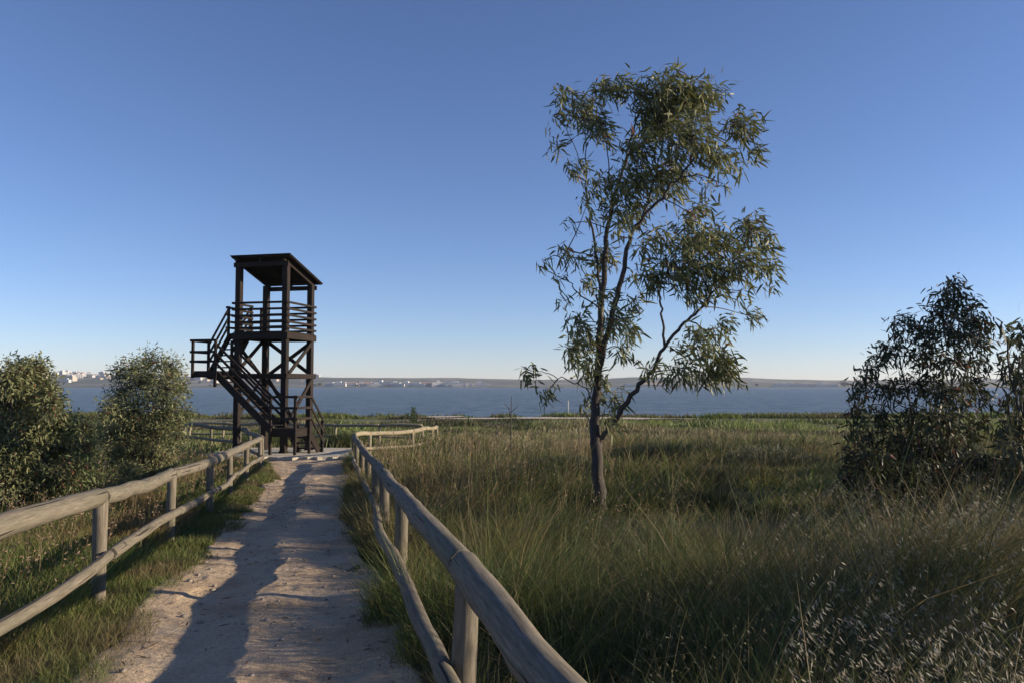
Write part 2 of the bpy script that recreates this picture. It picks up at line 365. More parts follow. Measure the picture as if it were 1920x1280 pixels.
ryy = [.6, 3.69, 6.66, 9.3, 12.0, 14.6, 17.4, 20.3, 23.4]
log_fence('path_fence', None, [(float(itp(y, FRY, FRX)), y) for y in ryy], M_LOG, inner=1, rt=.066, seed=3,
          label='weathered log fence curving down the right side of the sandy path in the foreground')
lyy = [0.4, 3.2, 6.45, 9.8, 12.7, 15.6, 18.5, 21.4]
log_fence('path_fence', None, [(float(itp(y, FLY, FLX)), y) for y in lyy], M_LOG, inner=-1, rt=.072, seed=21,
          label='sunlit weathered log fence along the left side of the sandy path')
log_fence('clearing_fence', None, [(-6.95, 22.3), (-8.3, 25.3), (-9.66, 28.4), (-11.5, 30.6), (-13.4, 32.8)], M_LOG, inner=1, rt=.07, seed=5,
          label='log fence running away behind the left of the watchtower')
log_fence('clearing_fence', None, [(-14.6, 36.2), (-13.0, 36.0), (-11.2, 35.6), (-9.4, 34.4), (-7.4, 33.5), (-5.5, 33.2), (-3.7, 33)], M_PALE, inner=1, rt=.06, rl=.045, seed=6,
          label='far log fence crossing behind the watchtower towards the shore')
log_fence('clearing_fence', None, [(-4.72, 23.9), (-4.45, 25.0), (-3.3, 26.6), (-2.9, 29.0), (-2.95, 31.2)], M_PALE, inner=-1, rt=.07, seed=8,
          label='pale sunlit log fence turning right past the end of the path into the meadow')

# ---------------------------------------------------------------- watchtower
TG = float(itp(27, GY, GZ))+.08
tw = empty('watchtower', (-7.70, 27.0, TG), R(-13.3), label='dark brown timber bird-watching tower with stairs and a sloping roof', cat='tower')
S_ = 1.78; PW = .20
roofz = lambda v: 6.48-(v)*.30
def part(mb, name, parent=tw, **k): return mb.build(name, M_TOWER, parent, **k)
for (u, v) in ((0, 0), (-S_, 0), (-S_, S_), (0, S_)):
    part(MB().beam((u, v, -.2), (u, v, roofz(v)-.02), PW, PW, (0, 1, 0), .06), 'post')
    part(MB().beam((u, v, -.06), (u, v, .10), PW+.05, PW+.05, (0, 1, 0), .06), 'post_shoe')
e = .16; hw = PW/2+.03
for z, hh, nm in ((3.98, .22, 'deck_beam'), (2.62, .17, 'ring_beam')):
    part(MB().beam((-S_-e, -hw, z), (e, -hw, z), .06, hh), nm); part(MB().beam((-S_-e, S_+hw, z), (e, S_+hw, z), .06, hh), nm)
    part(MB().beam((hw, -hw+.035, z+.004), (hw, S_+e, z+.004), .06, hh), nm); part(MB().beam((-S_-hw, -hw+.035, z+.004), (-S_-hw, S_+e, z+.004), .06, hh), nm)
dk = MB()
for k in range(12):
    v = -.10+k*(S_+.20)/11.0; dk.beam((-S_-.09, v, 4.115), (.09, v, 4.115), .155, .035)
part(dk, 'deck')
for k in range(4): part(MB().beam((-S_+.2+k*(S_-.4)/3, -.07, 4.03), (-S_+.2+k*(S_-.4)/3, S_+.07, 4.03), .06, .12), 'joist')
b = .045; zt, zm, zb_ = 3.86, 2.70, .15; zm2 = 2.54
def brace(p, q): part(MB().beam(p, q, .06, .13, (0, 0, 1)), 'brace')
xo = PW/2+.02
brace((-S_-xo, .05, zm), (-S_-xo, S_-.05, zt)); brace((-S_-xo-.065, .05, zt), (-S_-xo-.065, S_-.05, zm))
brace((-S_+.05, S_+xo, zt), (-.05, S_+xo, zm)); brace((-S_+.05, S_+xo+.065, zm), (-.05, S_+xo+.065, zt))
brace((xo, .05, zm), (xo, S_-.05, zt)); brace((-S_+.05, S_+xo, zm2), (-.05, S_+xo, zb_)); brace((xo, .05, zb_+.9), (xo, S_-.05, zm2))
brace((-S_-xo, .05, zb_+.9), (-S_-xo, S_-.05, zm2))
rails = (5.11, 4.89, 4.67, 4.45, 4.25)
for z in rails:
    part(MB().beam((-S_-.17, -xo-.035, z), (.15, -xo-.035, z), .045, .075), 'deck_rail')
    part(MB().beam((xo+.02, -.12, z), (xo+.02, S_+.15, z), .045, .075), 'deck_rail')
    part(MB().beam((-S_-.15, S_+xo+.02, z), (.15, S_+xo+.02, z), .045, .075), 'deck_rail')
    part(MB().beam((-S_-xo-.02, -.12, z), (-S_-xo-.02, 1.12, z), .045, .075), 'deck_rail')
part(MB().beam((-S_-xo-.09, 1.12, 3.95), (-S_-xo-.09, 1.12, 5.15), .08, .08, (0, 1, 0)), 'rail_post')
part(MB().beam((-S_/2, -xo-.10, 3.95), (-S_/2, -xo-.10, 3.96+.02), .05, .05, (0, 1, 0)), 'bracket')
# roof
for u in (-S_, -S_/2, 0): part(MB().beam((u, -.20, roofz(-.20)+.04), (u, S_+.22, roofz(S_+.22)+.04), .09, .14), 'rafter')
part(MB().beam((-S_-.13, -.13, roofz(-.13)-.09), (.16, -.13, roofz(-.13)-.09), .06, .16), 'roof_beam'); part(MB().beam((-S_-.13, S_+.13, roofz(S_+.13)-.09), (.16, S_+.13, roofz(S_+.13)-.09), .06, .16), 'roof_beam')
rf = MB()
for k in range(14):
    v = -.26+k*.172; a = .172*.96; z = roofz(v+.08)+.13; rf.beam((-S_-.17, v+.08, z), (.27, v+.08, z), a, .028, (0, .30, 1))
roof = part(rf, 'roof')
MB().beam((-S_/2+.05, -.30, roofz(-.30)+.162), (-S_/2+.05, S_+.36, roofz(S_+.36)+.162), S_+.50, .016).build('roof_felt', M_TOWER, roof)
# stairs
def flight(a, b, wvec, n, railside, rail_h=(.95, .62, .32)):
    a = Vector(a); b = Vector(b); wv = Vector(wvec); mb = MB(); d = b-a
    mb.beam(a+Vector((0, 0, -.06)), b+Vector((0, 0, -.06)), .05, .24); mb.beam(a+wv+Vector((0, 0, -.06)), b+wv+Vector((0, 0, -.06)), .05, .24)
    st = part(mb, 'staircase'); dh = Vector((d.x, d.y, 0)).normalized()
    for k in range(n):
        t = (k+.6)/(n+.2); c = a+d*t; up = Vector((0, 0, 1))
        MB().beam(c+wv.normalized()*.03, c+wv-wv.normalized()*.03, .22, .045, (0, 0, 1)).build('tread', M_TOWER, st)
    for sd_ in railside:
        of = wv*sd_+(wv.normalized()*(.05 if sd_ else -.05))
        for h in rail_h: part(MB().beam(a+of+Vector((0, 0, h)), b+of+Vector((0, 0, h)), .04, .08), 'stair_rail')
    return st
UL = -2.9; UR = -2.05; VF = -.89; VB = -.04
flight((.05, VF+.04, .85), (UR, VF+.04, 2.74), (0, .78, 0), 9, (0, 1))
flight((UL+.04, 0.02, 2.79), (UL+.04, 1.15, 4.13), (.78, 0, 0), 6, (0, 1))
def floor(u0, u1, v0, v1, z, name, th=.045, fascia=.17):
    mb = MB(); n = max(3, int((v1-v0)/.15))
    for k in range(n):
        v = v0+(k+.5)*(v1-v0)/n; mb.beam((u0, v, z-th/2), (u1, v, z-th/2), (v1-v0)/n*.93, th)
    for v in (v0+.03, v1-.03): mb.beam((u0+.01, v, z-th-fascia/2-.002), (u1-.01, v, z-th-fascia/2-.002), .05, fascia)
    for u in (u0+.03, u1-.03): mb.beam((u, v0+.06, z-th-fascia/2-.002), (u, v1-.06, z-th-fascia/2-.002), .05, fascia-.006)
    return part(mb, name)
floor(UL, UR, VF, VB+.1, 2.79, 'landing'); floor(.05, .92, VF, VB+.02, .90, 'landing', .05, .22); floor(UL, -S_-.15, 1.17, S_+.1, 4.17, 'landing')
for (u, v) in ((-2.4, -.10),): part(MB().beam((UL, .0, 2.60), (-S_-.1, .0, 2.60), .06, .16), 'landing_beam')
def rp(u, v, z0, z1, w_=.085): part(MB().beam((u, v, z0), (u, v, z1), w_, w_, (0, 1, 0)), 'rail_post')
for (u, v, z0, z1) in ((UL, VF-.03, 2.55, 3.84), (UL, VB, 2.55, 3.84), (UR+.02, VF-.05, 2.25, 3.84), (UR+.04, VB+.02, 2.5, 3.84),
                       (UL-.03, 1.17, 4.0, 5.15), (UL-.03, S_+.1, 4.0, 5.15), (UR, S_+.12, 4.0, 5.15),
                       (.03, VF-.04, -.1, 1.98), (.92, VF-.04, -.1, 1.98), (.96, VB, -.1, 1.98), (.98, .86, -.1, 1.10), (.12, .86, -.1, .2)): rp(u, v, z0, z1)
def hr(p, q, name='landing_rail'): part(MB().beam(p, q, .04, .08), name)
for z in (3.80, 3.42, 3.10):
    hr((UL-.06, VF-.09, z), (UR+.08, VF-.11, z)); hr((UL-.07, VF-.08, z), (UL-.07, VB+.05, z))
for z in (5.11, 4.85, 4.6, 4.38):
    hr((UL-.10, 1.12, z), (UL-.10, S_+.15, z)); hr((UL-.05, S_+.18, z), (-S_-.2, S_+.18, z))
for z in (1.93, 1.57, 1.22):
    hr((-.01, VF-.10, z), (.97, VF-.10, z)); hr((1.0, VF-.1, z), (1.03, VB+.05, z))
    hr((1.03, VB, z), (1.04, .86, z-.88))
flight((.14, .86, .02), (.14, .0, .86), (.76, 0, 0), 4, ())

# ---------------------------------------------------------------- grasses (uncountable ground cover)
def sample(n, y0, y1, xa, xb, pw=-.5):
    u = rng.random(n); q = pw+1.0
    y = (y0**q+(y1**q-y0**q)*u)**(1/q)
    return xa(y)+rng.random(n)*(xb(y)-xa(y)), y
def hsv_mix(base, n, v=.25, t=None, alt=None):
    c = np.tile(np.array(base, np.float32), (n, 1))
    if alt is not None: c = c*(1-t[:, None])+np.array(alt, np.float32)*t[:, None]
    return c*(1+(rng.random((n, 1))-.5)*2*v)*(1+(rng.random((n, 3))-.5)*.12)
WIND = np.array([.9, .15, 0.])
def blades(x, y, h, w_, c, lean=.25, wind=.15, seg=4, bend=.35):
    n = len(x); P = np.stack([x, y, G(x, y)-.02], -1)
    a = rng.random(n)*2*math.pi; m = np.abs(rng.normal(0, lean, n))
    D = np.stack([np.cos(a)*m, np.sin(a)*m, np.ones(n)], -1)+WIND*wind; D = norm(D)
    a2 = rng.random(n)*2*math.pi; S = np.stack([np.cos(a2), np.sin(a2), np.zeros(n)], -1)
    B = np.stack([np.cos(a)*bend*rng.random(n), np.sin(a)*bend*rng.random(n), -bend*.6*rng.random(n)], -1)+WIND*wind*.8
    if seg == 4: pr, ts = (1, .85, .55, .08), (0, .35, .7, 1)
    else: pr, ts = (1, .7, .1), (0, .55, 1)
    V, F, k = strips(P, D, S, B, h, w_, pr, ts)
    return V, F, np.repeat(c, k, 0)
def clear_mask(x, y, fence_gap=0):
    pad = (x > -10.3) & (x < -5.1+.0*y) & (y > 25.0) & (y < 30.4)
    tr = (np.abs(y-(74+1.2*np.sin(x*.33))) < 3.3*np.clip(1.15-np.abs(x-5)/13, .1, 1)) & (x > -7) & (x < 17.5)
    ps = (x > -9.3) & (x < -4.3) & (np.abs(y-79.5-x*.2) < 3*np.sin(np.clip((x+9)/4.5, 0, 1)*math.pi))
    return ~(path_in(x, y) | pad | tr | ps)
GREEN = (.098, .110, .040); OLIVE = (.145, .125, .058); TAN = (.26, .195, .105); DARKG = (.055, .078, .026); RUST = (.20, .105, .06)
parts = []
# right-hand meadow, close
def tone(x, y):
    return fbm(x*.45+40, y*.3+2, 3)
def add_blades(n, y0, y1, xa, xb, hfun, wfun, cf, lean=.25, wind=.15, seg=4, bend=.35, pw=-.5, keep=None):
    x, y = sample(n, y0, y1, xa, xb, pw); k = clear_mask(x, y)
    if keep is not None: k &= keep(x, y)
    x = x[k]; y = y[k]; parts.append(blades(x, y, hfun(x, y), wfun(x, y), cf(x, y), lean, wind, seg, bend))
R1 = lambda y: itp(y, FRY, FRX)+.05
edgeR = lambda y: .68*y+2.2
def tuss(x, y): return .40+1.05*sstep(.36, .66, fbm(x*1.0+5, y*1.0, 3))
def hnear(x, y): return (.30+.38*rng.random(len(x)))*tuss(x, y)*np.clip((x-itp(y, FRY, FRX))/.8, .45, 1)*itp(y, [0, 9, 20, 30], [1, .95, .8, .7])
def wd(x, y): return np.maximum(.0045, .0011*y)*(.7+.6*rng.random(len(x)))
def cnear(x, y):
    t = sstep(.42, .66, tone(x, y)+.12*(rng.random(len(x))-.5)-.05*sstep(10, 18, y)); c = hsv_mix(GREEN, len(x), .4, t, OLIVE)
    c *= (.55+.75*sstep(.35, .6, fbm(x*.7+60, y*.5+22, 3)))[:, None]
    dd = rng.random(len(x)) < (.05+.22*t); c[dd] = hsv_mix(TAN, int(dd.sum()), .3); rr = rng.random(len(x)) < .04*t; c[rr] = hsv_mix(RUST, int(rr.sum()), .3)
    return c
PAL = np.array([(.115, .138, .050), (.125, .132, .050), (.195, .160, .090), (.070, .092, .032), (.110, .122, .062), (.140, .165, .055)])*np.array([.92, .98, .88])
def tussocks(nt_, y0, y1, xa, xb, per, Rr, h0, h1, pw, probs, seg=3, wmul=1.0, keep=None):
    x, y = sample(nt_, y0, y1, xa, xb, pw); k = clear_mask(x, y) & (fbm(x*.55+31, y*.45+12, 3)+.25*rng.random(nt_) > .50)
    if keep is not None: k &= keep(x, y)
    x = x[k]; y = y[k]; n = len(x); Rt = Rr*(.6+.9*rng.random(n)); hh = (h0+(h1-h0)*rng.random(n)**1.3)*(.45+1.1*sstep(.3, .7, fbm(x*.5+3, y*.4+9, 2)))*(1-.5*np.exp(-((x-1.3)**2+(y-11.4)**2)/3))
    nz = fbm(x*.3+90, y*.25+44, 3); pk = np.array([rng.choice(6, p=probs) for _ in range(n)]); nb_ = (nz > .56) & (rng.random(n) < .5*sstep(8, 3, x)); pk[nb_] = 2; nb_ = (pk == 2) & (x > 4) & (rng.random(n) < .7); pk[nb_] = 3; nb_ = (nz < .38) & (rng.random(n) < .5); pk[nb_] = 0
    tc = PAL[pk]*(.6+.65*rng.random((n, 1)))*(1+np.array([.28, .06, .05])*sstep(.45, .62, fbm(x*.6+12, y*.5+70, 3))[:, None])
    i = np.repeat(np.arange(n), per); m = len(i); a = rng.random(m)*2*math.pi; r_ = np.abs(rng.normal(0, .55, m)); bx = x[i]+np.cos(a)*r_*Rt[i]; by = y[i]+np.sin(a)*r_*Rt[i]
    kk = (bx > itp(by, FRY, FRX)-.02) & clear_mask(bx, by); i = i[kk]; a = a[kk]; r_ = r_[kk]; bx = bx[kk]; by = by[kk]; m = len(i)
    h = hh[i]*(.55+.55*rng.random(m))*(1-.25*np.minimum(r_, 1.5)); P = np.stack([bx, by, G(bx, by)-.02], -1)
    out = np.stack([np.cos(a), np.sin(a), np.zeros(m)], -1); D = norm(out*(.15+.55*np.minimum(r_, 1.4))[:, None]+rng.normal(0, .36, (m, 3))*np.array([1, 1, 0])+np.array([0, 0, 1.])+WIND*.12)
    B = out*(.25+.45*rng.random((m, 1)))+rng.normal(0, .22, (m, 3))+WIND*.18+np.array([0, 0, -.35])*rng.random((m, 1))
    a2 = rng.random(m)*2*math.pi; S = np.stack([np.cos(a2), np.sin(a2), np.zeros(m)], -1)
    c = tc[i]*(.7+.6*rng.random((m, 1)))*(1+(rng.random((m, 3))-.5)*.15); dd = rng.random(m) < .12; c[dd] = np.array(TAN)*(.7+.6*rng.random((int(dd.sum()), 1)))
    W_ = np.maximum(.0050, .0010*by)*(.5+1.2*rng.random(m)**2)*wmul
    pr, ts = ((1, .85, .55, .08), (0, .35, .7, 1)) if seg == 4 else ((1, .75, .1), (0, .5, 1))
    V, F, q = strips(P, D, S, B, h, W_, pr, ts); parts.append((V, F, np.repeat(c, q, 0)))
tussocks(1000, 1.2, 9.5, R1, edgeR, 260, .26, .30, .80, -.2, [.30, .24, .07, .15, .14, .10], 4)
tussocks(2600, 9, 30, R1, edgeR, 95, .42, .28, .72, -.35, [.26, .20, .05, .24, .17, .08], 3, 1.25)
def hbase(x, y): return (.07+.13*rng.random(len(x)))
def cbase(x, y): return hsv_mix((.075, .085, .032), len(x), .4, sstep(.4, .6, tone(x, y)), (.12, .10, .05))
add_blades(45000, 1.3, 10, R1, edgeR, hbase, wd, cbase, .5, .1, 3, .6, -.3)
add_blades(9000, 1.5, 12, R1, edgeR, lambda x, y: .25+.35*rng.random(len(x)), lambda x, y: .8*wd(x, y), lambda x, y: hsv_mix((.24, .19, .11), len(x), .35), 1.0, .4, 4, .55, -.3)
add_blades(22000, 1.5, 12, R1, edgeR, lambda x, y: .06+.12*rng.random(len(x))+.30*rng.random(len(x))*(fbm(x*1.5+4, y*1.5) > .5), lambda x, y: .012+.012*rng.random(len(x)), lambda x, y: hsv_mix((.085, .115, .040), len(x), .4, rng.random(len(x)), (.13, .15, .07)), .8, .1, 3, .8, -.3)
add_blades(50000, 10, 30, R1, edgeR, hbase, lambda x, y: 1.3*wd(x, y), cbase, .5, .1, 3, .5, -.5)
V, F, C = joinq(parts); tag(quadmesh('meadow_grass', V, F, M_GRASS, colr=C), kind='stuff', label='thick green and olive meadow grass right of the path', cat='grass')
parts = []
def hfar(x, y): return (.18+.22*rng.random(len(x)))*itp(y, [26, 40, 55, 64, 72], [1.2, 1.0, .8, .5, .25])*(.6+.8*fbm(x*.4, y*.4))*(1+sstep(42, 52, y)*(2.2*sstep(.5, .68, fbm(x*.18+5, y*.22+50, 3))-.4))
def cfar(x, y):
    g = sstep(.42, .62, fbm(x*.12+7, y*.09+3, 3)+itp(y, [28, 38, 48, 60, 72], [.02, .0, .06, .16, .14])+.16*sstep(7, 15, x)+.06*(rng.random(len(x))-.5))
    c = hsv_mix((.150, .135, .072), len(x), .35, g, (.125, .148, .052)); c *= (.5+.9*sstep(.38, .6, fbm(x*.3+60, y*.16+22, 3)))[:, None]
    return c
add_blades(90000, 26, 72, lambda y: -.72*y-3, lambda y: .72*y+3, hfar, lambda x, y: .0015*y*(.7+.8*rng.random(len(x))), cfar, .35, .1, 3, .3, -.6)
def hsh(x, y): return .06+.70*sstep(.44, .60, fbm(x*.16+3, y*.35, 3))*(.5+.5*rng.random(len(x)))
def csh(x, y): return hsv_mix((.12, .105, .05), len(x), .3, sstep(.35, .6, fbm(x*.25+1, y*.3, 2)+.2*(rng.random(len(x))-.5)), (.115, .145, .035))
add_blades(42000, 75, 84.5, lambda y: -.74*y-3, lambda y: .74*y+3, hsh, lambda x, y: .07+.07*rng.random(len(x)), csh, .5, 0, 3, .3, -.5)
V, F, C = joinq(parts); tag(quadmesh('shore_scrub', V, F, M_GRASS, colr=C), kind='stuff', label='low green and brown scrub between the meadow and the water', cat='scrub')
parts = []
# left of the path
L1 = lambda y: -.70*y-2.5
L2 = lambda y: itp(y, FLY+[24, 40], FLX+[-7.6, -9])-.04
def cl(x, y):
    t = sstep(.48, .66, fbm(x*.8+3, y*.6+9, 3)+.1*(rng.random(len(x))-.5)); c = hsv_mix((.118, .150, .042), len(x), .35, t*.8, (.20, .13, .06))
    dd = rng.random(len(x)) < .09; c[dd] = hsv_mix((.27, .20, .11), int(dd.sum()), .3); return c
def hl(x, y): return (.20+.26*rng.random(len(x)))*(.6+.7*fbm(x*1.2, y*1.2))*itp(y, [0, 12, 28], [1, .9, .9])
add_blades(85000, 2.2, 27, L1, L2, hl, wd, cl, .38, .12, 4, .5, -.3)
V, F, C = joinq(parts); tag(quadmesh('field_grass', V, F, M_GRASS, colr=C), kind='stuff', label='shorter green and reddish grass left of the left-hand fence', cat='grass')
parts = []
def cv(x, y):
    c = hsv_mix((.115, .140, .042), len(x), .4, sstep(.4, .65, fbm(x*2, y*2+1)), (.17, .145, .07)); dd = rng.random(len(x)) < .05; c[dd] = hsv_mix(TAN, int(dd.sum()), .3); return c
VL1 = lambda y: itp(y, FLY+[24], FLX+[-7.6])-.1
VL2 = lambda y: pathL(y)+.38
def hv(x, y): return (.06+.11*rng.random(len(x)))*(.6+.8*fbm(x*3, y*3))*np.clip((pathL(y)+.45-x)/.5, .45, 1)
add_blades(75000, 1.8, 24.5, VL1, VL2, hv, lambda x, y: np.maximum(.0035, .0009*y)*(.7+.6*rng.random(len(x))), cv, .45, .05, 3, .5, -.3)
VR1 = lambda y: pathR(y)-.3
VR2 = lambda y: itp(y, FRY, FRX)+.15
def hvr(x, y): return (.10+.36*rng.random(len(x)))*(.3+1.3*sstep(.4, .65, fbm(x*1.8, y*1.2+7)))*np.clip((x-pathR(y)+.3)/.5, .35, 1)
add_blades(60000, 1.8, 24, VR1, VR2, hvr, lambda x, y: np.maximum(.004, .0009*y)*(.7+.6*rng.random(len(x))), cv, .5, .05, 3, .5, -.3)
V, F, C = joinq(parts); tag(quadmesh('verge_grass', V, F, M_GRASS, colr=C), kind='stuff', label='short grass growing along both edges of the sandy path', cat='grass')

# tall seeding stems
def stems(n, y0, y1, xa, xb, h0, h1, cs, ch, keep=None, spk=5, wind=.5, spw=.012, spl=.028, droop=.8, pw=-.2, sd=.5):
    x, y = sample(n, y0, y1, xa, xb, pw); k = clear_mask(x, y)
    if keep is not None: k &= keep(x, y)
    x = x[k]; y = y[k]; n = len(x); h = h0+(h1-h0)*rng.random(n); P = np.stack([x, y, G(x, y)], -1)
    D = norm(np.stack([rng.normal(wind*.35, .13, n), rng.normal(0, .13, n), np.ones(n)], -1)); B = np.stack([wind*(.3+.5*rng.random(n)), rng.normal(0, .12, n), -.35*rng.random(n)*droop], -1)
    a2 = rng.random(n)*2*math.pi; S = np.stack([np.cos(a2), np.sin(a2), np.zeros(n)], -1); wS = np.maximum(.0028, .0006*y)
    V, F, kk = strips(P, D, S, B, h, wS, (1, .8, .6, .4, .3), (0, .3, .6, .85, 1)); out = [(V, F, np.repeat(hsv_mix(cs, n, .25), kk, 0))]
    m = n*spk; idx = np.repeat(np.arange(n), spk); t = .62+.38*rng.random(m)
    Q = P[idx]+D[idx]*(h[idx]*t)[:, None]+B[idx]*(h[idx]*t*t)[:, None]
    sdv = norm(np.stack([rng.normal(wind, sd, m), rng.normal(0, sd, m), rng.normal(-droop, sd*.7, m)], -1)); Q = Q+sdv*.012
    a3 = rng.random(m)*2*math.pi; S3 = norm(np.cross(sdv, np.stack([np.cos(a3), np.sin(a3), np.zeros(m)], -1)))
    sc = np.maximum(1, y[idx]/9)
    V, F, kk = strips(Q, sdv, S3, np.zeros((m, 3)), spl*(.7+.6*rng.random(m))*np.sqrt(sc), spw*(.6+.6*rng.random(m))*sc**.7, (.2, 1, .7, .1), (0, .3, .65, 1))
    out.append((V, F, np.repeat(hsv_mix(ch, m, .25), kk, 0))); return out
OAT = (.34, .31, .25)
op = stems(420, 6, 10.5, lambda y: .30*y, edgeR, .7, 1.05, (.20, .18, .10), OAT, spk=15, wind=.8, sd=.3, spw=.005, spl=.028)
op += stems(1700, 2.4, 9.0, lambda y: .20*y+.2, edgeR, .60, 1.0, (.20, .18, .10), (.42, .385, .30), keep=lambda x, y: fbm(x*.9+2, y*.9+6) > .52-.08*sstep(6.5, 3.5, y), spk=15, wind=.6, sd=.42, spw=.0045, spl=.026)
op += stems(900, 2.2, 8, lambda y: .02*y+.4, edgeR, .5, .85, (.20, .18, .10), (.20, .18, .11), spk=8, wind=.35, spw=.005, spl=.02)
V, F, C = joinq(op); tag(quadmesh('wild_oats', V, F, M_GRASS, colr=C), kind='stuff', label='pale silvery wild oat heads bending to the right in the lower right meadow', cat='wild oats')
op = stems(2800, 7, 34, R1, edgeR, .45, .85, (.22, .175, .10), (.25, .185, .12), keep=lambda x, y: (fbm(x*.35+8, y*.3+1) > .42) & ~((y < 17) & (x > .22*y)), spk=4, wind=.12, droop=-.3, spl=.035, spw=.008)
op += stems(600, 12, 28, R1, lambda y: y*.12, .6, 1.0, (.30, .24, .14), (.30, .24, .15), spk=3, wind=.1, droop=-.5, spl=.05, spw=.008)
op += stems(2500, 3, 24, L1, L2, .35, .6, (.22, .17, .09), (.26, .18, .12), spk=4, wind=.12, droop=-.3)
V, F, C = joinq(op); tag(quadmesh('dry_stems', V, F, M_GRASS, colr=C), kind='stuff', label='thin brown dry stems with seed heads standing above the meadow grass', cat='dry grass')

# ---------------------------------------------------------------- trees
def catmull(pts, m=5):
    P = [np.array(p, float) for p in pts]; P = [2*P[0]-P[1]]+P+[2*P[-1]-P[-2]]; out = []
    for i in range(1, len(P)-2):
        for j in range(m):
            t = j/m; a, b_, c, d = P[i-1:i+3]
            out.append(.5*((2*b_)+(-a+c)*t+(2*a-5*b_+4*c-d)*t*t+(-a+3*b_-3*c+d)*t**3))
    out.append(P[-2]); return out
def foliage(tips, dirs, per, L, W, base, alt, lr, hang=.7, wind=(.35, 0, 0), spread=.09, out_w=.6, redp=.02):
    """leaf clusters at twig tips; dirs = outward direction of each cluster"""
    n = len(tips)*per; idx = np.repeat(np.arange(len(tips)), per)
    P = tips[idx]+np.clip(lr.normal(0, spread, (n, 3)), -1.4*spread, 1.4*spread)*np.array([1, 1, 1.1])
    D = lr.normal(0, .55, (n, 3))+dirs[idx]*out_w+np.array([0, 0, -hang])+np.array(wind); D = norm(D)
    Rn = lr.normal(0, 1, (n, 3)); S = norm(np.cross(D, Rn)); B = np.array([0, 0, -.25])*lr.random((n, 1))+lr.normal(0, .12, (n, 3))
    LL = L*(.42+.85*lr.random(n)); WW = W*(.7+.6*lr.random(n))
    V, F, k = strips(P, D, S, B, LL, WW, (.12, 1, .8, .06), (0, .3, .68, 1))
    t = lr.random(len(tips))[idx]*.7+.3*lr.random(n)
    c = np.array(base)*(1-t[:, None])+np.array(alt)*t[:, None]; c = c*(1+(lr.random((n, 1))-.5)*.5)
    rd = lr.random(n) < redp; c[rd] = np.array((.17, .07, .045))*(1+(lr.random((int(rd.sum()), 1))-.5)*.5)
    return V, F, np.repeat(c, k, 0)
def grow(name, origin, limbs, blobs, L, W, base, alt, seed, label, area=150, per=7, group=None, hang=.7, wind=(.35, 0, 0), cat='tree', twig_r=.006, out_w=.6, leafm=None, redp=.02, spread=.09):
    """limbs: list of (points[world], r0, r1); blobs: (center[world], radii[3], weight)"""
    lr = np.random.default_rng(seed); o = np.array(origin, float)
    root = empty(name, origin, label=label, cat=cat, group=group); mb = MB(); skel = []
    for pts, r0, r1 in limbs:
        q = catmull(pts, 6); N = len(q)
        q = [p+lr.normal(0, .012, 3)*(0 < i < N-1) for i, p in enumerate(q)]
        rr = [r0+(r1-r0)*(i/(N-1))**.8 for i in range(N)]
        mb.tube([p-o for p in q], rr, 12 if r0 > .05 else 7, True, .12, seed); skel += q
    sk = np.array(skel); tips = []; dirs = []
    for c, r, wgt in blobs:
        c = np.array(c, float); r = np.array(r, float); d2 = np.linalg.norm((sk-c)*np.array([1, 1, 1.0])+np.array([0, 0, .0]), axis=1)+.35*np.maximum(0, sk[:, 2]-c[2])
        s0 = sk[int(np.argmin(d2))]; mid = (s0+c)/2+lr.normal(0, .05, 3)+np.array([0, 0, .06])
        mb.tube([p-o for p in catmull([s0, mid, c], 4)], list(np.linspace(twig_r*2.2, twig_r, 9)), 5, False)
        n = max(3, int(wgt)); u = norm(lr.normal(0, 1, (n, 3)))*(lr.random((n, 1))**.45)
        tp = c+u*r
        for p in tp:
            st = c+(p-c)*.15*lr.random(); m_ = (st+p)/2+lr.normal(0, .03, 3)+np.array([0, 0, .04])
            mb.tube([st-o, m_-o, p-o], [twig_r*.7, twig_r*.5, twig_r*.35], 3, False)
        tips.append(tp); dirs.append(u)
    mb.build('trunk', M_BARK, root)
    V, F, C = foliage(np.concatenate(tips), np.concatenate(dirs), per, L, W, base, alt, lr, hang, wind, spread, out_w, redp)
    quadmesh('crown', V-o, F, leafm or M_LEAF, root, colr=C)
    return root

